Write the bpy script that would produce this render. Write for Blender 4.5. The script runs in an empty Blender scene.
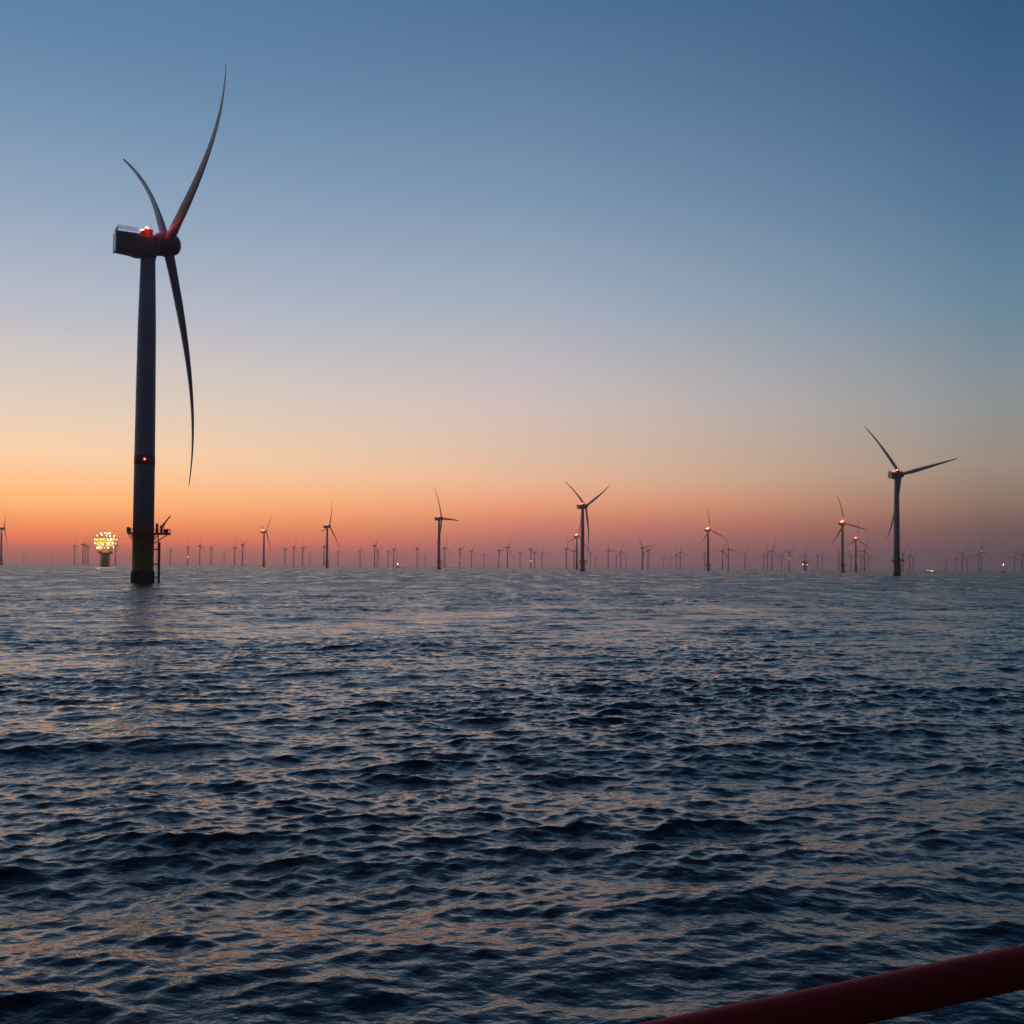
import bpy, bmesh, math, random
import numpy as np
from mathutils import Vector, Matrix
R = math.radians
random.seed(7)
S = bpy.context.scene
COL = S.collection

# ------------------------------------------------------------------ camera
CAM_H = 5.8
cam = bpy.data.cameras.new('camera'); camo = bpy.data.objects.new('camera', cam); COL.objects.link(camo)
cam.sensor_fit = 'HORIZONTAL'; cam.sensor_width = 36.0; cam.lens = 1098.0 / 1024.0 * 36.0
cam.shift_y = 0.0257; cam.clip_start = 0.1; cam.clip_end = 80000
camo.location = (0, 0, CAM_H)
camo.matrix_world = Matrix.Translation((0, 0, CAM_H)) @ Matrix.Rotation(R(91.5), 4, 'X') @ Matrix.Rotation(R(0.47), 4, 'Z')
S.camera = camo

# ------------------------------------------------------------------ dusk sky
def lin(c):
    o = []
    for v in c:
        v /= 255.0
        o.append(v / 12.92 if v <= 0.04045 else ((v + 0.055) / 1.055) ** 2.4)
    return (*o, 1.0)

SUN_AZ = R(-30)          # bearing of the glow where the sun went down
SKY = [  # cosine of the bearing from the glow, stops (elevation in degrees, display colour)
    (0.994, [(0, (205, 106, 107)), (0.3, (243, 109, 85)), (0.97, (309, 129, 64)), (1.92, (294, 173, 89)), (2.88, (292, 204, 123)), (3.83, (281, 213, 148)), (5.26, (268, 223, 178)), (7.63, (236, 216, 196)), (12.3, (187, 192, 205)), (16.8, (148, 169, 194)), (21.1, (116, 148, 180)), (24.8, (94, 131, 167)), (45, (48, 76, 114)), (90, (26, 44, 72))]),
    (0.862, [(0, (186, 125, 145)), (0.54, (220, 123, 135)), (1.37, (220, 127, 116)), (2.31, (247, 145, 111)), (3.35, (262, 177, 132)), (4.39, (253, 196, 158)), (5.95, (234, 199, 174)), (8.54, (214, 198, 194)), (13.6, (165, 178, 195)), (18.5, (127, 153, 181)), (23.1, (101, 132, 164)), (27.1, (80, 115, 153)), (45, (43, 70, 106)), (90, (26, 44, 72))]),
    (0.594, [(0, (112, 93, 110)), (0.58, (114, 91, 106)), (1.92, (128, 96, 93)), (3.26, (155, 126, 108)), (5.17, (165, 149, 135)), (8.02, (146, 152, 153)), (12.7, (106, 138, 160)), (17.2, (83, 119, 151)), (21.5, (67, 102, 139)), (25.2, (54, 92, 128)), (45, (34, 60, 94)), (90, (26, 44, 72))]),
    (-0.35, [(0, (24, 27, 38)), (5, (26, 33, 48)), (14, (26, 39, 62)), (30, (26, 43, 72)), (90, (26, 44, 72))]),
]
W = bpy.data.worlds.new('World'); S.world = W; W.use_nodes = True
nt = W.node_tree; N = nt.nodes; L = nt.links; N.clear()
def mth(tree, op, a, b=None, clamp=False):
    n = tree.nodes.new('ShaderNodeMath'); n.operation = op; n.use_clamp = clamp
    for i, v in enumerate((a, b)):
        if v is None: continue
        if isinstance(v, (int, float)): n.inputs[i].default_value = v
        else: tree.links.new(v, n.inputs[i])
    return n.outputs[0]
tc = N.new('ShaderNodeTexCoord'); nrm = N.new('ShaderNodeVectorMath'); nrm.operation = 'NORMALIZE'
L.new(tc.outputs['Generated'], nrm.inputs[0])
sep = N.new('ShaderNodeSeparateXYZ'); L.new(nrm.outputs[0], sep.inputs[0])
el = mth(nt, 'DIVIDE', mth(nt, 'ARCSINE', sep.outputs[2]), math.pi / 2)
dot = mth(nt, 'ADD', mth(nt, 'MULTIPLY', sep.outputs[0], math.sin(SUN_AZ)), mth(nt, 'MULTIPLY', sep.outputs[1], math.cos(SUN_AZ)))
hl = mth(nt, 'SQRT', mth(nt, 'ADD', mth(nt, 'MULTIPLY', sep.outputs[0], sep.outputs[0]), mth(nt, 'ADD', mth(nt, 'MULTIPLY', sep.outputs[1], sep.outputs[1]), 1e-6)))
cosaz = mth(nt, 'DIVIDE', dot, hl)
prev = None
for i, (t, stops) in enumerate(SKY):
    rp = N.new('ShaderNodeValToRGB'); cr = rp.color_ramp; cr.interpolation = 'LINEAR'
    while len(cr.elements) > 1: cr.elements.remove(cr.elements[-1])
    cr.elements[0].position = stops[0][0] / 90; cr.elements[0].color = lin(stops[0][1])
    for e, c in stops[1:]:
        q = cr.elements.new(e / 90); q.color = lin(c)
    L.new(el, rp.inputs[0])
    if prev is None: prev = rp.outputs[0]
    else:
        mr = N.new('ShaderNodeMapRange'); mr.inputs['From Min'].default_value = SKY[i - 1][0]; mr.inputs['From Max'].default_value = t
        L.new(cosaz, mr.inputs['Value'])
        mx = N.new('ShaderNodeMix'); mx.data_type = 'RGBA'
        L.new(mr.outputs[0], mx.inputs[0]); L.new(prev, mx.inputs[6]); L.new(rp.outputs[0], mx.inputs[7]); prev = mx.outputs[2]
bg = N.new('ShaderNodeBackground'); bg.inputs[1].default_value = 1.0
wo = N.new('ShaderNodeOutputWorld'); L.new(prev, bg.inputs[0]); L.new(bg.outputs[0], wo.inputs[0])
W.cycles.sampling_method = 'MANUAL'; W.cycles.sample_map_resolution = 2048

S.view_settings.view_transform = 'Standard'; S.view_settings.look = 'None'
S.view_settings.exposure = 0; S.view_settings.gamma = 1
S.render.engine = 'CYCLES'
S.cycles.max_bounces = 6; S.cycles.volume_bounces = 0; S.cycles.diffuse_bounces = 2; S.cycles.glossy_bounces = 3
S.cycles.use_denoising = True; S.cycles.sample_clamp_indirect = 1.2

# ------------------------------------------------------------------ materials
def mat(name, col, rough=0.5, metal=0.0, var=0.0, vscale=1.0, bump=0.0, emit=None, strength=0.0, sample=False):
    m = bpy.data.materials.new(name); m.use_nodes = True; t = m.node_tree; p = t.nodes['Principled BSDF']
    p.inputs['Base Color'].default_value = (*col, 1); p.inputs['Roughness'].default_value = rough; p.inputs['Metallic'].default_value = metal
    if var or bump:
        tcn = t.nodes.new('ShaderNodeTexCoord'); mp = t.nodes.new('ShaderNodeMapping'); mp.inputs['Scale'].default_value = (vscale, vscale, vscale * 0.3)
        nz = t.nodes.new('ShaderNodeTexNoise'); nz.inputs['Scale'].default_value = 1.0; nz.inputs['Detail'].default_value = 6
        t.links.new(tcn.outputs['Object'], mp.inputs[0]); t.links.new(mp.outputs[0], nz.inputs['Vector'])
        if var:
            mx = t.nodes.new('ShaderNodeMix'); mx.data_type = 'RGBA'
            mx.inputs[6].default_value = (*[c * (1 - var) for c in col], 1); mx.inputs[7].default_value = (*[min(1, c * (1 + var * .6)) for c in col], 1)
            t.links.new(nz.outputs[0], mx.inputs[0]); t.links.new(mx.outputs[2], p.inputs['Base Color'])
        if bump:
            b = t.nodes.new('ShaderNodeBump'); b.inputs['Strength'].default_value = bump; b.inputs['Distance'].default_value = 0.01
            t.links.new(nz.outputs[0], b.inputs['Height']); t.links.new(b.outputs[0], p.inputs['Normal'])
    if emit:
        p.inputs['Emission Color'].default_value = (*emit, 1); p.inputs['Emission Strength'].default_value = strength
        m.cycles.emission_sampling = 'FRONT' if sample else 'NONE'
    return m
M = dict(
    tower=mat('tower_paint', (.40, .45, .51), .45, var=.18, vscale=.25),
    blade=mat('blade_gelcoat', (.40, .41, .43), .4, var=.1, vscale=.2),
    nacelle=mat('nacelle_shell_glow_tint', (.36, .26, .27), .5, var=.15, vscale=.4),  # red of the beacon glow mixed into the shell colour
    yellow=mat('yellow_foundation_paint', (.46, .28, .05), .55, var=.35, vscale=.5),
    pile=mat('dark_pile_paint', (.07, .05, .022), .6, var=.4, vscale=.4),
    growth=mat('marine_growth', (.025, .028, .02), .8, var=.5, vscale=1.2, bump=.6),
    red=mat('dark_red_tint', (.35, .02, .02), .5, var=.2),
    orange=mat('platform_paint', (.65, .12, .035), .55, var=.25),
    steel=mat('galvanised_steel', (.42, .43, .44), .4, metal=.7, var=.2, vscale=2),
    grey=mat('grey_module_paint', (.35, .36, .34), .5, var=.25, vscale=.3),
    deck=mat('grating', (.12, .12, .12), .7, var=.3),
    rail=mat('dark_red_rail_paint', (.78, .05, .03), .6, var=.35, vscale=9, bump=.25),
    hull=mat('boat_hull_paint', (.03, .05, .10), .4, var=.2),
    white=mat('white_boat_paint', (.75, .75, .73), .4, var=.1),
    glass=mat('dark_glass', (.02, .025, .03), .08),
    beacon=mat('red_beacon_lamp', (.3, .02, .02), .4, emit=(1, .22, .12), strength=22),
    beacon_dim=mat('dim_red_beacon_lamp', (.3, .02, .02), .4, emit=(1, .16, .10), strength=9),
    beacon_near=mat('near_red_beacon_lamp', (.3, .02, .02), .4, emit=(1, .26, .12), strength=5),
    mark=mat('tower_mark_lamp', (.3, .02, .02), .4, emit=(1, .12, .10), strength=5),
    flood=mat('warm_floodlight', (.8, .75, .6), .4, emit=(1, .88, .40), strength=4),
    floodhot=mat('white_floodlight', (.8, .8, .7), .4, emit=(1, .95, .70), strength=8),
    lampwhite=mat('white_boat_lamp', (.8, .8, .8), .4, emit=(1, .92, .80), strength=26),
)

M['rail'].node_tree.nodes['Principled BSDF'].inputs['Specular IOR Level'].default_value = .15

# ------------------------------------------------------------------ mesh helpers
class MB:
    def __init__(s): s.bm = bmesh.new(); s.mats = []; s.cur = 0
    def use(s, m):
        if m not in s.mats: s.mats.append(m)
        s.cur = s.mats.index(m); return s
    def _faces(s, vs, quads, smooth):
        bv = [s.bm.verts.new(v) for v in vs]
        for q in quads:
            try: f = s.bm.faces.new([bv[i] for i in q]); f.smooth = smooth; f.material_index = s.cur
            except ValueError: pass
    def box(s, c, d, rz=0.0, ry=0.0):
        m = Matrix.Translation(c) @ Matrix.Rotation(rz, 4, 'Z') @ Matrix.Rotation(ry, 4, 'Y')
        x, y, z = d[0] / 2, d[1] / 2, d[2] / 2
        vs = [m @ Vector((sx * x, sy * y, sz * z)) for sx in (-1, 1) for sy in (-1, 1) for sz in (-1, 1)]
        s._faces(vs, [(0, 1, 3, 2), (4, 6, 7, 5), (0, 4, 5, 1), (2, 3, 7, 6), (0, 2, 6, 4), (1, 5, 7, 3)], False)
    def tube(s, a, b, r0, r1=None, seg=12, caps=True, smooth=True):
        a, b = Vector(a), Vector(b); r1 = r0 if r1 is None else r1
        z = (b - a).normalized(); x = z.orthogonal().normalized(); y = z.cross(x)
        vs = [p + (x * math.cos(2 * math.pi * i / seg) + y * math.sin(2 * math.pi * i / seg)) * r for p, r in ((a, r0), (b, r1)) for i in range(seg)]
        q = [(i, (i + 1) % seg, seg + (i + 1) % seg, seg + i) for i in range(seg)]
        s._faces(vs, q, smooth)
        if caps:
            s._faces(vs[:seg], [tuple(range(seg))[::-1]], False); s._faces(vs[seg:], [tuple(range(seg))], False)
    def rings(s, rings, smooth=True, caps=True):
        n = len(rings[0]); vs = [v for r in rings for v in r]
        q = [(k * n + i, k * n + (i + 1) % n, (k + 1) * n + (i + 1) % n, (k + 1) * n + i) for k in range(len(rings) - 1) for i in range(n)]
        if caps: q += [tuple(range(n))[::-1], tuple(range((len(rings) - 1) * n, len(rings) * n))]
        s._faces(vs, q, smooth)
    def lathe(s, prof, seg=32, axis='Z', off=(0, 0, 0), smooth=True):
        rr = []
        for r, h in prof:
            ring = []
            for i in range(seg):
                a = 2 * math.pi * i / seg; c, d = r * math.cos(a), r * math.sin(a)
                ring.append(Vector((c, d, h) if axis == 'Z' else (h, c, d)) + Vector(off))
            rr.append(ring)
        s.rings(rr, smooth)
    def ball(s, c, r, seg=10):
        s.lathe([(max(1e-3, r * math.sin(math.pi * k / 6)), -r * math.cos(math.pi * k / 6)) for k in range(7)], seg, off=c)
    def build(s, name, material=None, parent=None, bevel=0.0):
        bmesh.ops.recalc_face_normals(s.bm, faces=s.bm.faces)
        if bevel:
            bmesh.ops.bevel(s.bm, geom=[e for e in s.bm.edges if not e.smooth or e.calc_face_angle(0) > .8], offset=bevel, segments=2, affect='EDGES', profile=.6)
        me = bpy.data.meshes.new(name); s.bm.to_mesh(me); s.bm.free()
        for m in (s.mats or [material]): me.materials.append(M[m] if isinstance(m, str) else m)
        o = bpy.data.objects.new(name, me); COL.objects.link(o)
        if parent: o.parent = parent
        return o
def tag(o, label=None, cat=None, group=None, kind=None):
    if label: o['label'] = label
    if cat: o['category'] = cat
    if group: o['group'] = group
    if kind: o['kind'] = kind
    return o
def empty(name, loc=(0, 0, 0), rz=0.0):
    o = bpy.data.objects.new(name, None); COL.objects.link(o); o.location = loc; o.rotation_euler = (0, 0, rz); return o
def copy_tree(o, parent=None):
    c = o.copy(); COL.objects.link(c)
    if parent: c.parent = parent
    for ch in list(o.children): copy_tree(ch, c)
    return c

# ------------------------------------------------------------------ the sea: real waves, one sheet
rng = np.random.default_rng(11)
NW = 230
lam = np.exp(np.linspace(math.log(0.22), math.log(34.0), NW)) * rng.uniform(.97, 1.03, NW)
spread = np.interp(np.log(lam), [math.log(.22), math.log(2), math.log(15)], [.95, .55, .38])
ang = R(-80) + rng.normal(size=NW) * spread             # heading: rolling towards the boat, slightly from the left
slope = 0.0095 * np.interp(lam, [.22, .6, 1.0, 1.6, 3, 6, 15, 34], [1.25, 1.45, 1.45, 1.35, 1.1, .75, .48, .3])
kk = 2 * np.pi / lam; amp = slope * np.sqrt(2) / kk * rng.uniform(.55, 1.4, NW); pha = rng.uniform(0, 2 * np.pi, NW)
dx, dy = np.cos(ang), np.sin(ang)
GUST = [(2 * np.pi / l_, a_, p_) for l_, a_, p_ in zip(np.exp(rng.uniform(math.log(14), math.log(160), 14)), rng.uniform(0, np.pi, 14), rng.uniform(0, 2 * np.pi, 14))]
def gust(x, y):                                         # cat's paws: patches of rougher and calmer water
    g = sum(np.cos(k_ * (np.cos(a_) * x * .6 + np.sin(a_) * y) + p_) for k_, a_, p_ in GUST) / math.sqrt(7)
    return np.clip(1 + .26 * g, .35, 1.8)
def sea_patch(radii, azs, lod):
    nr, na = len(radii), len(azs); out = np.zeros((nr, na, 4), np.float32)
    sa, ca = np.sin(azs), np.cos(azs)
    drs = np.gradient(radii) * lod
    for i in range(nr):
        x0, y0 = radii[i] * sa, radii[i] * ca
        w = np.clip((lam / drs[i] - 1.0) / 1.2, 0, 1); act = np.nonzero(w > 0)[0]
        x, y, z = x0.copy(), y0.copy(), np.zeros(na)
        if len(act):
            k = kk[act][:, None]; a = (amp[act] * w[act])[:, None]
            ph = (k * (dx[act][:, None] * x0 + dy[act][:, None] * y0) + pha[act][:, None])
            c, s = np.cos(ph), np.sin(ph)
            a = a * np.where(lam[act][:, None] < 3.0, gust(x0, y0)[None, :], 1.0)
            z = (a * c).sum(0); x = x0 - 1.15 * (a * dx[act][:, None] * s).sum(0); y = y0 - 1.15 * (a * dy[act][:, None] * s).sum(0)
        out[i, :, 0], out[i, :, 1], out[i, :, 2] = x, y, z
        out[i, :, 3] = ((amp * kk) ** 2 / 2 * (1 - w ** 2)).sum()      # slope variance too fine for this row's cells
    return out
def grid_faces(nr, na, base):
    i = np.arange(nr - 1)[:, None] * na + np.arange(na - 1)[None, :] + base
    return np.stack([i, i + na, i + na + 1, i + 1], -1).reshape(-1, 4)
front_az = np.linspace(R(-42), R(42), 1500)
r_front = [9.0]
while r_front[-1] < 16000:
    r = r_front[-1]; r_front.append(r * (1.0026 if r < 30 else 1.0018 if r < 450 else 1.0026 if r < 1800 else 1.012))
r_back = np.exp(np.linspace(math.log(9), math.log(16000), 420))
P1 = sea_patch(np.array(r_front), front_az, 1.0)
P2 = sea_patch(r_back, np.linspace(R(42), R(318), 330), 1.0)
P3 = sea_patch(np.linspace(.05, 9.2, 40), np.linspace(0, R(360), 90), 1.0)
parts, faces, base = [], [], 0
for P in (P1, P2, P3):
    parts.append(P.reshape(-1, 4)); faces.append(grid_faces(P.shape[0], P.shape[1], base)); base += P.shape[0] * P.shape[1]
V4 = np.concatenate(parts).astype(np.float32); V = np.ascontiguousarray(V4[:, :3]); Fc = np.concatenate(faces).astype(np.int32)
me = bpy.data.meshes.new('sea'); me.vertices.add(len(V)); me.vertices.foreach_set('co', V.ravel())
me.loops.add(Fc.size); me.loops.foreach_set('vertex_index', Fc.ravel())
me.polygons.add(len(Fc)); me.polygons.foreach_set('loop_start', np.arange(0, Fc.size, 4, dtype=np.int32))
me.polygons.foreach_set('use_smooth', np.ones(len(Fc), bool)); me.update(calc_edges=True)
at = me.attributes.new('fine_slope', 'FLOAT', 'POINT'); at.data.foreach_set('value', np.ascontiguousarray(V4[:, 3]))
sm = bpy.data.materials.new('sea_water'); sm.use_nodes = True; t = sm.node_tree; p = t.nodes['Principled BSDF']
p.inputs['Base Color'].default_value = (.003, .006, .010, 1); p.inputs['Roughness'].default_value = .07; p.inputs['IOR'].default_value = 1.5
an = t.nodes.new('ShaderNodeAttribute'); an.attribute_name = 'fine_slope'          # waves below the mesh size become gloss roughness
fs = an.outputs['Fac']
tc2 = t.nodes.new('ShaderNodeTexCoord'); mp2 = t.nodes.new('ShaderNodeMapping'); mp2.inputs['Scale'].default_value = (.10, .016, .02); mp2.inputs['Rotation'].default_value = (0, 0, R(12))
nz2 = t.nodes.new('ShaderNodeTexNoise'); nz2.inputs['Scale'].default_value = 1; nz2.inputs['Detail'].default_value = 7; nz2.inputs['Roughness'].default_value = .65
t.links.new(tc2.outputs['Object'], mp2.inputs[0]); t.links.new(mp2.outputs[0], nz2.inputs['Vector'])
pw = t.nodes.new('ShaderNodeMapRange'); pw.inputs['From Min'].default_value = .42; pw.inputs['From Max'].default_value = .62; pw.inputs['To Min'].default_value = .04; pw.inputs['To Max'].default_value = 2.2
t.links.new(nz2.outputs[0], pw.inputs['Value']); paw = pw.outputs[0]      # patches of wind roughened water
t.links.new(mth(t, 'SQRT', mth(t, 'ADD', mth(t, 'SQRT', mth(t, 'MULTIPLY', fs, mth(t, 'MULTIPLY', paw, mth(t, 'ADD', mth(t, 'MULTIPLY', fs, 26.0), .06)))), .001)), p.inputs['Roughness'])
tcn = t.nodes.new('ShaderNodeTexCoord'); hsum = None
for sc_, wt, st in ((1.3, .06, .5), (4.2, .036, .6), (13.0, .008, .8)):
    mp = t.nodes.new('ShaderNodeMapping'); mp.inputs['Scale'].default_value = (sc_ * st, sc_, sc_); mp.inputs['Rotation'].default_value = (0, 0, R(8 * sc_))
    nz = t.nodes.new('ShaderNodeTexNoise'); nz.inputs['Scale'].default_value = 1; nz.inputs['Detail'].default_value = 3; nz.inputs['Roughness'].default_value = .5
    t.links.new(tcn.outputs['Object'], mp.inputs[0]); t.links.new(mp.outputs[0], nz.inputs['Vector'])
    h = mth(t, 'MULTIPLY', nz.outputs[0], wt); hsum = h if hsum is None else mth(t, 'ADD', hsum, h)
b = t.nodes.new('ShaderNodeBump'); b.inputs['Distance'].default_value = 1.0
fade = t.nodes.new('ShaderNodeMapRange'); fade.inputs['From Min'].default_value = .004; fade.inputs['From Max'].default_value = .022; fade.inputs['To Min'].default_value = 1; fade.inputs['To Max'].default_value = 2.0
t.links.new(fs, fade.inputs['Value']); t.links.new(fade.outputs[0], b.inputs['Strength'])
t.links.new(hsum, b.inputs['Height']); t.links.new(b.outputs[0], p.inputs['Normal'])
me.materials.append(sm)
sea = bpy.data.objects.new('sea', me); COL.objects.link(sea); sea['kind'] = 'structure'

# ------------------------------------------------------------------ haze
hz = MB(); hz.box((0, 0, 101.5), (33500, 33500, 211))
hm = bpy.data.materials.new('sea_haze'); hm.use_nodes = True; t = hm.node_tree; t.nodes.clear()
pv = t.nodes.new('ShaderNodeVolumePrincipled'); ou = t.nodes.new('ShaderNodeOutputMaterial')
pv.inputs['Color'].default_value = (.98, .80, .80, 1); pv.inputs['Density'].default_value = 1.0e-4; pv.inputs['Anisotropy'].default_value = .8
t.links.new(pv.outputs[0], ou.inputs['Volume'])
haze = hz.build('haze', hm); haze['kind'] = 'stuff'

# ------------------------------------------------------------------ wind turbine
HUB_Z, TILT, OVER, BL = 105.6, R(6.25), 5.9, 76.2
YAW = R(90 - 60.1)                       # local +X (upwind) in the world
ROT0 = Matrix.Translation((0, 0, HUB_Z)) @ Matrix.Rotation(-TILT, 4, 'Y') @ Matrix.Translation((OVER, 0, 0))
def blade_mesh(seg, n):
    mb = MB(); rings = []
    for k in range(n + 1):
        s = (k / n) ** 1.0; z = 1.2 + (BL - 1.2) * s
        chord = np.interp(s, [0, .04, .12, .22, .4, .6, .8, .93, .985, 1], [3.3, 3.3, 3.8, 4.4, 3.7, 2.6, 1.8, 1.2, .8, .2])
        thick = np.interp(s, [0, .04, .12, .22, .4, .6, .8, 1], [3.3, 3.3, 3.15, 2.9, 2.0, 1.1, .6, .18])
        beta = R(np.interp(s, [0, .2, .4, .7, 1], [-6, -6, -5, -4, -3]))
        c = Vector((9.9 * s - 8.0 * s ** 3.2, -1.77 * s * s, z))
        d1 = Vector((-math.sin(beta), math.cos(beta), 0)); d2 = Vector((math.cos(beta), math.sin(beta), 0))
        foil = min(1, s / .15); ring = []
        for i in range(seg):
            a = 2 * math.pi * i / seg; u = math.cos(a)
            th = math.sin(a) * thick / 2 * (1 + foil * .55 * u) * (1 - foil * .25)
            ring.append(c + d1 * (u * chord / 2 - foil * chord * .12) + d2 * th)
        rings.append(ring)
    mb.rings(rings); return mb
def add_blades(root, mesh_obj, phi):
    for j in range(3):
        o = mesh_obj if j == 0 else mesh_obj.copy()
        if j: COL.objects.link(o)
        o.parent = root; o.matrix_basis = ROT0 @ Matrix.Rotation(R(phi + 120 * j), 4, 'X')
def set_phase(root, phi):
    for j, o in enumerate([c for c in root.children if c.name.startswith('blade')]):
        o.matrix_basis = ROT0 @ Matrix.Rotation(R(phi + 120 * j), 4, 'X')
PD = R(-11.3)                            # side of the foundation that carries the landing stage
def pol(r, a, z): return (r * math.cos(a), r * math.sin(a), z)
def railing(mb, path, h, r=.05, step=1.5):
    for a, b in zip(path[:-1], path[1:]):
        a, b = Vector(a), Vector(b); n = max(1, int((b - a).length / step))
        for k in range(n + 1):
            q = a.lerp(b, k / n); mb.tube(q, q + Vector((0, 0, h)), r, seg=6)
        for f in (1, .5): mb.tube(a + Vector((0, 0, h * f)), b + Vector((0, 0, h * f)), r, seg=6)

def nacelle_rings():
    rr = []
    for x, hw, z0, z1 in ((-9.8, 2.8, -3.6, 2.0), (-9.5, 3.1, -3.9, 2.3), (-5.3, 3.3, -4.2, 2.4), (-3.6, 3.3, -4.6, 2.4), (2.2, 3.2, -4.3, 2.6), (2.6, 2.9, -3.4, 2.4)):
        ring = []
        for i in range(20):
            a = 2 * math.pi * (i + .5) / 20; c, s = math.cos(a), math.sin(a); e = .42
            ring.append(Vector((x, hw * math.copysign(abs(c) ** e, c), HUB_Z + (z0 + z1) / 2 + (z1 - z0) / 2 * math.copysign(abs(s) ** e, s))))
        rr.append(ring)
    return rr

def detailed_turbine():
    root = empty('wind_turbine', (-114.2, 340.0, 0), YAW)
    m = MB()
    zs = [15.2, 36.0, 36.05, 58, 58.05, 80, 80.05, HUB_Z - 3.9]
    rad = lambda z: float(np.interp(z, [16, 38, 58, 80, 101], [3.15, 3.1, 2.95, 2.72, 2.2]))
    m.lathe([(rad(z), z) for z in zs], 40)
    for z in (57.9, 79.9): m.lathe([(rad(z) + .03, z), (rad(z) + .06, z + .05), (rad(z) + .06, z + .2), (rad(z) + .03, z + .25)], 40)
    tw = m.build('tower', 'tower', root)
    m = MB(); m.lathe([(3.115, 36.4), (3.14, 36.45), (3.135, 39.35), (3.10, 39.4)], 40); m.build('tower_band', 'red', tw)  # ring coloured dark red around the tower
    m = MB(); a = R(-18.57 + 180) ; 
    la = math.atan2(-340.0, 114.2) - YAW
    m.ball(pol(3.35, la, 38.1), .30)
    m.build('tower_lamp', 'mark', tw)
    m = MB(); m.lathe([(3.25, -4), (3.25, 4.2), (3.2, 4.3), (3.2, 14.6), (3.32, 14.7), (3.32, 15.15)], 40)
    fd = m.build('foundation', 'yellow', root)
    m = MB(); m.lathe([(3.5, -4), (3.55, 1.5), (3.5, 3.2), (3.36, 3.6), (3.27, 3.7)], 40); m.build('growth_collar', 'growth', fd)
    m = MB()                                                    # working platform
    m.lathe([(3.34, 15.0), (4.7, 15.0), (4.75, 15.1), (4.75, 15.5), (3.34, 15.5)], 28, smooth=False)
    m.box(pol(6.1, PD, 15.25), (3.9, 5.2, .6), PD)
    for k in range(8):
        a = 2 * math.pi * k / 8; m.tube(pol(3.25, a, 13.2), pol(4.5, a, 15.0), .13, seg=6)
    m.tube(pol(3.25, PD - .3, 12.2), pol(7.4, PD - .25, 15.0), .16, seg=6); m.tube(pol(3.25, PD + .3, 12.2), pol(7.4, PD + .25, 15.0), .16, seg=6)
    wp = m.build('work_platform', 'orange', root)
    m = MB()
    ringp = [pol(4.65, PD + .6 + (2 * math.pi - 1.2) * k / 16, 15.5) for k in range(17)]
    railing(m, ringp, 1.15, .055)
    u = Vector(pol(1, PD, 0)); v = Vector(pol(1, PD + math.pi / 2, 0)); z = Vector((0, 0, 15.5))
    railing(m, [u * 4.1 + v * 2.5 + z, u * 7.95 + v * 2.5 + z, u * 7.95 - v * 2.5 + z, u * 4.1 - v * 2.5 + z], 1.15, .06, 1.1)
    m.build('railing', 'orange', wp)
    m = MB(); m.box(pol(4.0, PD + .1, 17.0), (.8, 1.4, 2.8), PD); m.build('cabinet', 'steel', wp, .03)
    m = MB(); m.box(pol(6.8, PD - .25, 16.15), (1.4, 1.0, 1.1), PD); m.build('cabinet', 'orange', wp, .03)
    m = MB(); m.box(pol(4.4, PD + math.pi - .1, 16.35), (1.1, 1.6, 1.6), PD); m.build('equipment_box', 'orange', wp, .03)
    m = MB(); c0 = u * 5.3 - v * 1.2 + z                          # davit crane
    m.tube(c0, c0 + Vector((0, 0, 2.0)),   .4, .34, 10); m.box(c0 + Vector((0, 0, 1.9)), (1.0, .7, .7), PD)
    tip = c0 + u * 2.6 + Vector((0, 0, 5.4)); m.tube(c0 + Vector((0, 0, 1.8)), tip, .32, .16, 8)
    m.tube(c0 + u * .5 + Vector((0, 0, 1.2)), c0.lerp(tip, .5) + Vector((0, 0, .9)), .09, seg=6); m.tube(tip, tip - Vector((0, 0, 1.2)), .03, seg=5)
    m.build('davit_crane', 'orange', wp)
    m = MB()                                                    # boat landing: two fenders, braces
    for sgn in (-.75, .75):
        q = u * 4.75 + v * sgn; m.tube(q + Vector((0, 0, -3)), q + Vector((0, 0, 12.6)), .38, seg=10)
        for zz in (1.8, 5.8, 10.4): m.tube(u * 3.0 + v * sgn * .8 + Vector((0, 0, zz)), q + Vector((0, 0, zz)),   .2, seg=6)
    for zz in (1.9, 5.9, 10.5): m.tube(u * 4.75 - v * .75 + Vector((0, 0, zz)), u * 4.75 + v * .75 + Vector((0, 0, zz)), .1, seg=6)
    m.tube(u * 4.5 + v * 2.3 + Vector((0, 0, 10)), u * 4.5 + v * 2.3 + Vector((0, 0, 15)), .14, seg=6)
    bl = m.build('boat_landing', 'yellow', root)
    m = MB()
    for sgn in (-.28, .28): m.tube(u * 4.15 + v * sgn + Vector((0, 0, -1)), u * 4.15 + v * sgn + Vector((0, 0, 16.4)), .05, seg=6)
    for k in range(46): m.tube(u * 4.15 - v * .28 + Vector((0, 0, .2 + k * .35)), u * 4.15 + v * .28 + Vector((0, 0, .2 + k * .35)), .025, seg=5)
    m.build('ladder', 'steel', bl)
    m = MB(); m.rings(nacelle_rings())                          # nacelle
    for x in (-7.2, -4.5, -1.6): m.box((x, -3.31, HUB_Z - .3), (.08, .12, 5.0))
    m.lathe([(2.4, HUB_Z - 4.6), (2.4, HUB_Z - 3.5)], 32)
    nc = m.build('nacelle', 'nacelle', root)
    m = MB(); m.lathe([(2.7, 2.4), (3.45, 2.5), (3.55, 2.8), (3.55, 4.4), (3.4, 4.7), (2.8, 4.8)], 40, 'X')
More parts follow.
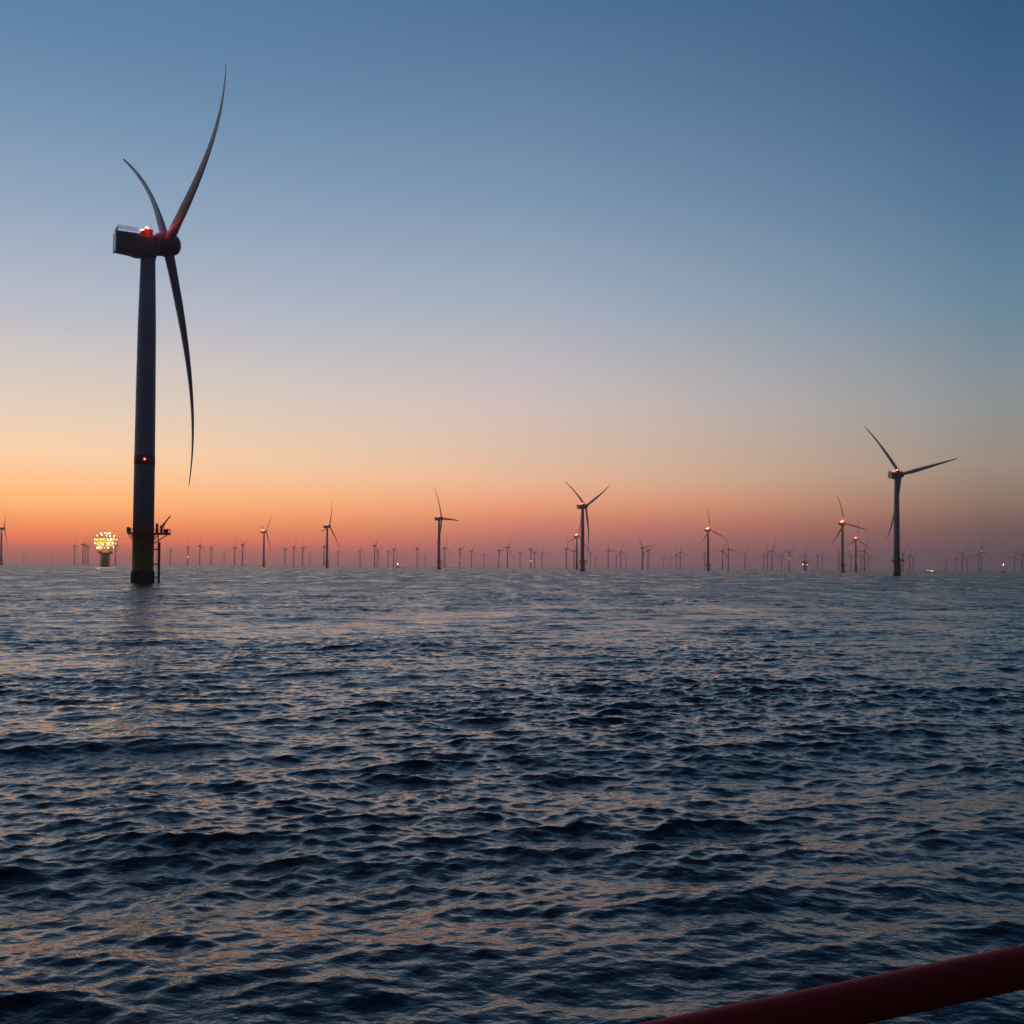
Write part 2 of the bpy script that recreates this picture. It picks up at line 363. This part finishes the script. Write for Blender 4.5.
    ge = m.build('generator', 'nacelle', nc); ge.matrix_basis = Matrix.Translation((0, 0, HUB_Z)) @ Matrix.Rotation(-TILT, 4, 'Y')
    m = MB(); z1 = HUB_Z + 2.34                                  # winch deck railing on the rear roof
    railing(m, [(-3.9, -2.9, z1), (-9.5, -2.9, z1 + .02), (-9.5, 2.9, z1 + .02), (-3.9, 2.9, z1)], 1.35, .06, .75)
    for zf in (.25, .75): 
        m.tube((-3.9, -2.9, z1 + 1.35 * zf), (-9.5, -2.9, z1 + 1.35 * zf), .05, seg=6); m.tube((-9.5, -2.9, z1 + 1.35 * zf), (-9.5, 2.9, z1 + 1.35 * zf), .05, seg=6)
    m.build('railing', 'steel', nc)
    m = MB(); m.box((-9.98, 0, HUB_Z - 1.0), (.3, 5.0, 5.9)); m.build('cooler', 'steel', nc, .05)
    m = MB(); m.box((-.4, -1.2, HUB_Z + 3.1), (2.6, 2.4, 1.9)); m.box((-2.1, -1.2, HUB_Z + 2.7), (.9, 2.0, 1.2)); m.build('hatch_box', 'red', nc, .12)  # red glow of the beacons put into the box colour
    m = MB(); m.ball((-.8, -1.4, HUB_Z + 4.45), .55); m.build('beacon', 'beacon_near', nc)
    m = MB(); m.ball((-2.3, -1.6, HUB_Z + 3.5), .4); m.build('beacon', 'beacon_near', nc)
    m = MB(); m.ball((-1.6, -1.6, HUB_Z + 3.8), .3); m.build('beacon', 'beacon_near', nc)
    m = MB(); m.tube((.9, .8, HUB_Z + 3.0), (.9, .8, HUB_Z + 6.4), .05, seg=6); m.tube((.5, .8, HUB_Z + 6.0), (1.3, .8, HUB_Z + 6.0), .04, seg=5); m.build('weather_mast', 'steel', nc)
    m = MB(); m.lathe([(3.2, -1.0), (3.3, -.8), (3.3, 1.6), (3.1, 2.5), (2.6, 3.2), (1.6, 3.8), (.05, 4.0)], 32, 'X')
    for j in range(3):
        a = R(66 + 120 * j); d = Vector((0, -math.sin(a), math.cos(a))); m.tube(d * 1.0, d * 3.6, 1.8, 1.72, 24)
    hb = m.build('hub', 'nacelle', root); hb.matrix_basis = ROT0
    add_blades(root, blade_mesh(20, 60).build('blade', 'blade'), 66)
    return root
near = detailed_turbine()
tag(near, 'huge nearest wind turbine with red lit nacelle and yellow base platform, standing tallest at left', 'wind turbine', 'wind turbines in the sea')

def lamp(parent, loc, power, col, size=.4):
    ld = bpy.data.lights.new('beacon_light', 'POINT'); ld.energy = power; ld.color = col; ld.shadow_soft_size = size
    o = bpy.data.objects.new('beacon_light', ld); COL.objects.link(o); o.parent = parent; o.location = loc; return o

# the ten mid-distance turbines: copies of the near one, each with its own rotor phase and lamps
MID = [(-1489, 3202, 45, None, 'dark turbine cut off by the left edge of the picture, its rotor just showing'),
       (-742, 3284, 45, 'beacon', 'shorter mid-distance turbine with a glowing nacelle, right of the nearest turbine'),
       (-474, 2815, 20, 'beacon_dim', 'slim mid-distance turbine with upright blade, left of centre, taller than its lit neighbour'),
       (-152, 2287, 95, 'beacon_dim', 'mid-distance turbine with one blade level to the right and one raised'),
       (115, 1791, 65, 'beacon_dim', 'tall dark turbine at centre with Y shaped rotor, a smaller lit one behind it'),
       (206, 3487, 15, 'beacon', 'small lit turbine close behind the tower of the tall Y rotor turbine'),
       (508, 2843, -8, 'beacon', 'lone slim turbine with glowing nacelle between centre and the right pair'),
       (714, 2371, -16, 'beacon', 'taller of the two red lit turbines beside the big right hand turbine'),
       (1118, 3569, 5, 'beacon', 'shorter of the two red lit turbines beside the big right hand turbine'),
       (402, 1147, 79.5, 'beacon_dim', 'second largest turbine, at right, with a nearly level blade and red roof lamps')]
def roof_lamp(mname, x, z, r):
    m = MB(); m.ball((x, -1.4, HUB_Z + z + r), r)
    return m.build('beacon', mname)
BEAC = {k: [roof_lamp(k, -.8, 4.4, r), roof_lamp(k, -4.4, 3.1, r * .8), roof_lamp(k, -7.6, 3.1, r * .8)] for k, r in (('beacon', 1.0), ('beacon_dim', .7))}
BSC = {0: .95, 6: .82, 7: .86, 8: .86, 9: .93}
for q_, (x, y, ph, bk, lab) in enumerate(MID):
    o = copy_tree(near); o.location = (x, y, 0); set_phase(o, ph)
    for c in o.children:
        if c.name.startswith('blade'): c.scale = (BSC.get(q_, 1),) * 3
    tag(o, lab)
    for ch in list(o.children):
        if ch.name.startswith('tower'):
            for g in list(ch.children): bpy.data.objects.remove(g)
            continue
        if ch.name.startswith('nacelle'):
            for j, g in enumerate([g for g in ch.children if g.name.startswith('beacon')]):
                if bk: g.data = BEAC[bk][j].data
                else: bpy.data.objects.remove(g)
        if ch.name.startswith('hub'): ch.matrix_basis = ROT0 @ Matrix.Rotation(R(ph - 66), 4, 'X')
    if bk == 'beacon': lamp(o, (-4, -4.5, HUB_Z + 6), 9000, (1, .12, .06), .6)
for l_ in BEAC.values():
    for o in l_: bpy.data.objects.remove(o)
# red light of the near turbine's roof lamps, then one added lamp
lamp(near, (-.2, -1.6, HUB_Z + 4.8), 750, (1, .05, .06))
lamp(near, (-.7, -3.7, HUB_Z + 3.5), 100, (1, .05, .03), .2)  # added lamp past the roof edge, brightens the hatch box front

# far turbines, small in the picture: simpler copies
def simple_turbine():
    root = empty('wind_turbine')
    m = MB(); m.lathe([(3.15, 15), (3.1, 38), (2.7, 80), (2.2, HUB_Z - 3)], 14); m.build('tower', 'tower', root)
    m = MB(); m.lathe([(3.3, -4), (3.3, 14.9)], 14); m.build('foundation', 'yellow', root)
    m = MB(); m.lathe([(3.2, 14.95), (4.8, 15), (4.8, 16.4), (3.2, 16.4)], 14); m.box(pol(6.4, PD, 15.5), (4.6, 5, 1.0), PD); m.build('work_platform', 'orange', root)
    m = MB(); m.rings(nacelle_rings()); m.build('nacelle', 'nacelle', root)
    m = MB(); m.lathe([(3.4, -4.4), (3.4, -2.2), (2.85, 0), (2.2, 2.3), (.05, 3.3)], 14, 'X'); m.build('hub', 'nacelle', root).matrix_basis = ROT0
    add_blades(root, blade_mesh(8, 14).build('blade', 'blade'), 0)
    return root
FAR = [
(-5230,11760,79),(-4847,11564,32),(-2464,6186,94),(-2218,5680,45),(-2390,6154,101),(-2442,6326,88),
(-1971,5461,107),(-2355,7568,94),(-1888,6394,83),(-1661,5845,118),(-1839,6712,67),(-2634,10053,3),
(-1578,6252,107),(-1337,5450,59),(-1378,6669,99),(-1208,6083,31),(-1187,6232,83),(-1738,9441,6),
(-999,5839,115),(-1253,7911,20),(-1007,7286,14),(-678,5427,47),(-884,7217,60),(-835,7419,111),
(-701,6512,31),(-539,6253,48),(-821,10390,69),(-357,5842,13),(-299,6308,73),(-260,7089,31),
(-214,8401,1),(-78,6566,93),(-22,5540,27),(57,7637,52),(109,6278,35),(153,7318,23),
(215,7812,117),(290,5843,111),(369,6520,98),(561,7872,49),(763,10010,20),(553,6301,97),
(862,9036,102),(672,6770,9),(1018,9785,17),(638,5375,79),(852,7133,79),(758,6115,56),
(1441,10434,16),(1496,10381,16),(1204,8043,0),(1039,6775,111),(1295,7371,0),(1166,6077,26),
(1132,5742,99),(1530,7211,27),(1753,7638,21),(1659,7123,111),(1408,5943,21),(1996,8124,37),
(1621,6419,40),(1990,7462,25),(2135,7670,69),(2416,8549,112),(2044,6860,86),(2406,7794,80),
(2556,8032,26),(1832,5707,23),(2915,8990,88),(2366,6640,25),(2730,7534,114),(2950,8078,49),
(4004,10127,38),(3724,9199,2),(2645,6450,46),(3495,8422,53),(3081,7251,21),(2444,5720,119),
(3364,7352,18),(2912,6267,33),
]
LAND = [(-1489, 3202, 'left frame edge'), (-729, 1969, 'lit substation'), (-114.2, 340, 'nearest turbine'), (-742, 3284, 'shorter glowing turbine'),
        (-474, 2815, 'slim upright turbine'), (-152, 2287, 'level bladed turbine'), (115, 1791, 'Y rotor turbine'), (508, 2843, 'lone glowing turbine'),
        (714, 2371, 'red lit pair'), (402, 1147, 'second largest turbine'), (1425, 3738, 'lit ship'), (3000, 6300, 'right frame edge')]
bear = lambda q: math.atan2(q[0], q[1])
LANDB = sorted((bear(q), q[2]) for q in LAND)
ORD = 'first second third fourth fifth sixth seventh eighth ninth tenth eleventh twelfth thirteenth fourteenth fifteenth sixteenth'.split()
proto = simple_turbine(); LIT = {8: 50, 28: 45, 34: 42}     # index -> height of a lamp on the tower
RED = {60: 70, 75: 106, 77: 107, 6: 0}
order = sorted(range(len(FAR)), key=lambda i: bear(FAR[i])); cnt = {}; first = True; tot = {}
for i in order:
    g = max([k for k in range(len(LANDB) - 1) if LANDB[k][0] <= bear(FAR[i])] or [0]); cnt.setdefault(g, []).append(i)
for g, idx in cnt.items():
    for n_, i in enumerate(idx):
        x, y, ph = FAR[i]; o = proto if first else copy_tree(proto); first = False
        o.location = (x, y, 0); o.rotation_euler = (0, 0, YAW + R(random.uniform(-7, 7))); set_phase(o, ph)
        extra = ''
        if i in LIT:
            m = MB(); m.ball((0, 0, 0), .75); la = math.atan2(-y, -x) - o.rotation_euler.z
            q = m.build('tower_lamp', 'lampwhite', o); q.location = pol(4.2, la, LIT[i]); extra = 'white lamp '
        if RED.get(i):
            m = MB(); m.ball((0, 0, 0), 2.2); q = m.build('beacon', 'beacon_dim', o); q.location = (-3, -2.5, RED[i]); extra = 'red lamp '
        sz = 'tiny' if math.hypot(x, y) < 7000 else 'faint tiny'
        tag(o, f'{sz} {extra}horizon turbine, {ORD[n_]} from left between {LANDB[g][1]} and {LANDB[g + 1][1]}', 'wind turbine', 'far wind turbines along the horizon')

# ------------------------------------------------------------------ lit offshore substation
def substation(loc, rz, scale, lamps, label, far=False):
    root = empty('offshore_substation', loc, rz); root.scale = (scale,) * 3
    m = MB(); m.lathe([(6.6, -5), (6.6, 24)], 28); m.build('support_column', 'pile', root)
    m = MB()
    for a in (R(20), R(160), R(200), R(340)): m.tube(pol(8.6, a, -4), pol(8.6, a, 24), .55, seg=8)
    for zz in (5, 14): m.lathe([(8.4, zz), (8.9, zz), (8.9, zz + .5), (8.4, zz + .5)], 28, smooth=False)
    m.build('cable_pipes', 'pile', root)
    m = MB(); m.lathe([(6.7, 22), (12.2, 25), (12.5, 25.2), (12.5, 28), (6.0, 28)], 24, smooth=False); m.build('lower_platform', 'orange', root)
    m = MB()                                                    # topside: slabs and columns
    for zz, w, d in ((29, 26, 24), (36, 34, 28), (43.5, 36, 30), (51, 36, 30), (57.5, 26, 22)): m.box((0, 0, zz), (w, d, .9))
    for x in (-12, -4, 4, 12):
        for y in (-10, 0, 10): m.tube((x, y, 29), (x * 1.15, y * 1.1, 51), .5, seg=6)
    for x in (-12, 12):
        for y in (-11, 11): m.tube((x * .7, y * .7, 26), (x, y, 36), .55, seg=6)
    for y in (-14.5, 14.5):
        for x0 in (-15, -5, 5): m.tube((x0, y, 36.5), (x0 + 10, y, 43), .3, seg=5); m.tube((x0 + 10, y, 44), (x0, y, 50.5), .3, seg=5)
    m.build('deck_frame', 'yellow', root)
    m = MB()
    for b in (((-6, 0, 32.6), (11, 17, 6)), ((7, 1, 32.2), (10, 16, 5.2)), ((-9, 0, 39.6), (13, 20, 6)), ((8, -1, 39.9), (14, 21, 6.4)), ((-8, 1, 47), (15, 20, 6)), ((8, 0, 46.6), (12, 22, 5.4)), ((-5, 0, 54.2), (12, 14, 5)), ((7, 2, 53.6), (7, 12, 4.0)), ((-3, 0, 59.5), (8, 8, 3))): m.box(*b)
    m.build('equipment_module', 'grey', root, .15)
    m = MB()
    for zz, w, d in ((36.5, 34, 28), (44, 36, 30), (51.5, 36, 30), (58, 26, 22)):
        x, y = w / 2, d / 2; railing(m, [(-x, -y, zz), (x, -y, zz), (x, y, zz), (-x, y, zz), (-x, -y, zz)], 1.2, .08, 3)
    m.build('railing', 'yellow', root)
    m = MB(); m.lathe([(1, 50.2), (8, 51.4), (8.2, 51.6), (8.2, 52), (1, 52)], 8, off=(19, 0, 0), smooth=False); m.build('helideck', 'deck', root)
    m = MB(); m.tube((-14, -6, 51), (-14, -6, 56), .9, .8, 8); m.tube((-14, -6, 55.5), (-25, -8, 51.8), .6, .3, 6); m.build('deck_crane', 'orange', root)
    m = MB(); m.tube((-1, 0, 60), (-1, 0, 68), .3, .12, 6); m.tube((-2.2, 0, 65), (.2, 0, 65), .1, seg=5); m.build('mast', 'steel', root)
    rnd = random.Random(3)
    spots = []
    for zz, w, d in ((34.5, 26, 24), (42, 34, 28), (49.4, 36, 30), (56, 28, 24), (60.4, 14, 12)):
        n = 9 if zz < 55 else 5
        for k in range(n): spots.append((w * (k / (n - 1) - .5) + rnd.uniform(-1.6, 1.6), -d / 2 - .6, zz + rnd.uniform(-1.4, 1.0)))
        for y in (-d / 4, d / 4): spots.append((-w / 2 - .4, y, zz)); spots.append((w / 2 + .4, y, zz))
    spots += [(24, -6, 52.4)]
    if far: spots = [(-13, -17, 38), (13, -17, 36.5)]
    else: spots = [s_ for s_ in spots if rnd.random() < .85]
    for s_ in spots:
        r = rnd.choice((.35, .5, .6, .9, 1.25)) if not far else 1.2
        m = MB(); m.ball((0, 0, 0), r, 8); q = m.build('floodlight', rnd.choice(('flood', 'flood', 'floodhot')) if not far else 'lampwhite', root); q.location = s_
    if not far:
        for px in (-11, 0, 11):
            for pz in (41, 49): lamp(root, (px, -23, pz), 6500, (1, .86, .34), 3.2)  # added lights hung clear of the front to brighten the walls
    return tag(root, label, 'substation')
substation((-729, 1969, 0), R(20), 1.0, 0, 'brightly floodlit offshore substation on a single thick column, left of the nearest turbine')
substation((1342, 5024, 0), R(-15), .78, 3, 'small distant dark platform with a couple of white lamps, left of the red lit pair', True)

# ------------------------------------------------------------------ boats on the horizon
def boat(loc, rz, ln, label, lamps, mast):
    root = empty('service_ship', loc, rz); s = ln / 24.0
    m = MB(); rr = []
    for x, hw in ((-12, 3.0), (-8, 3.4), (4, 3.4), (9, 2.2), (12.5, .15)):
        t_ = 2.6 + max(0, x) * .10
        rr.append([Vector((x * s, y * s, z * s)) for y, z in ((-hw, t_), (-hw * .8, 0), (-hw * .4, -1), (hw * .4, -1), (hw * .8, 0), (hw, t_))])
    m.rings(rr, smooth=False); m.build('hull', 'hull', root)
    m = MB(); m.box((1 * s, 0, 4.2 * s), (9 * s, 5.4 * s, 3 * s)); m.box((2 * s, 0, 7.0 * s), (5.5 * s, 4.6 * s, 2.6 * s)); ca = m.build('cabin', 'white', root, .1)
    m = MB(); m.box((4.8 * s, 0, 7.3 * s), (.1 * s, 4.0 * s, 1.1 * s)); m.box((2 * s, -2.33 * s, 7.3 * s), (4.6 * s, .1 * s, 1.0 * s)); m.box((2 * s, 2.33 * s, 7.3 * s), (4.6 * s, .1 * s, 1.0 * s)); m.build('window', 'glass', ca)
    m = MB(); m.tube((1 * s, 0, 8 * s), (1 * s, 0, mast), .2 * s, .08 * s, 8); m.tube((1 * s, -1.2 * s, mast * .85), (1 * s, 1.2 * s, mast * .85), .07 * s, seg=5); m.build('mast', 'white', root)
    for x, y, z, r in lamps:
        m = MB(); m.ball((0, 0, 0), r, 8); m.build('deck_lamp', 'lampwhite', root).location = (x, y, z)
    return tag(root, label, 'boat')
boat((-433, 4178, 0), R(150), 20, 'small dark boat with one white light on the horizon, left of the level bladed turbine', [(0, 0, 14.5, .8)], 14)
boat((1425, 3738, 0), R(-20), 30, 'ship with a bright row of white deck lights, right of second largest turbine', [(x, -4.6, 4.2 + .3 * (x > 0), .36) for x in (-9, -5.5, -2, 1.5, 5, 8.5)], 13)
boat((1348, 3012, 0), R(60), 22, 'small dark boat with a white masthead lamp near the right edge of the picture', [(1, 0, 23.5, .8)], 23)

# ------------------------------------------------------------------ own boat: hull side, deck and the red handrail across the corner
own = tag(empty('service_boat', (0, 0, 0)), 'near boat whose thick dark red handrail crosses the bottom right corner', 'boat')
A0, A1 = Vector((.186, 1.4545, 5.174)), Vector((.774, 1.664, 5.207)); D = (A1 - A0) / (A1 - A0).x
pt = lambda x: A0 + D * (x - A0.x)
m = MB(); m.tube(pt(-2.6), pt(5.0), .03, seg=40); hr = m.build('handrail', 'rail', own)
m = MB(); m.tube(pt(-2.6) - Vector((0, 0, .55)), pt(5.0) - Vector((0, 0, .55)), .021, seg=20); m.build('middle_rail', 'rail', hr)
for x in (-2.2, -.6, 2.1, 3.7):
    m = MB(); q = pt(x); m.tube((q.x, q.y, 4.0), q - Vector((0, 0, .026)), .024, seg=16); m.tube((q.x, q.y, 4.0), (q.x, q.y, 4.03), .07, seg=16); m.build('post', 'rail', hr)
n2 = Vector((-D.y, D.x, 0)).normalized()
def strip(x, off, z): q = pt(x) + n2 * off; return Vector((q.x, q.y, z))
m = MB(); m.rings([[strip(x, .09, 4.0), strip(x, -3.2, 4.0), strip(x, -3.2, 3.9), strip(x, .09, 3.9)] for x in (-4, 6)], smooth=False); m.build('deck', 'deck', own)
m = MB(); m.rings([[strip(x, .06, 3.895), strip(x, -3.15, 3.895), strip(x, -2.9, -.9), strip(x, -.2, -.9)] for x in (-4, 6)], smooth=False); m.build('hull', 'hull', own)
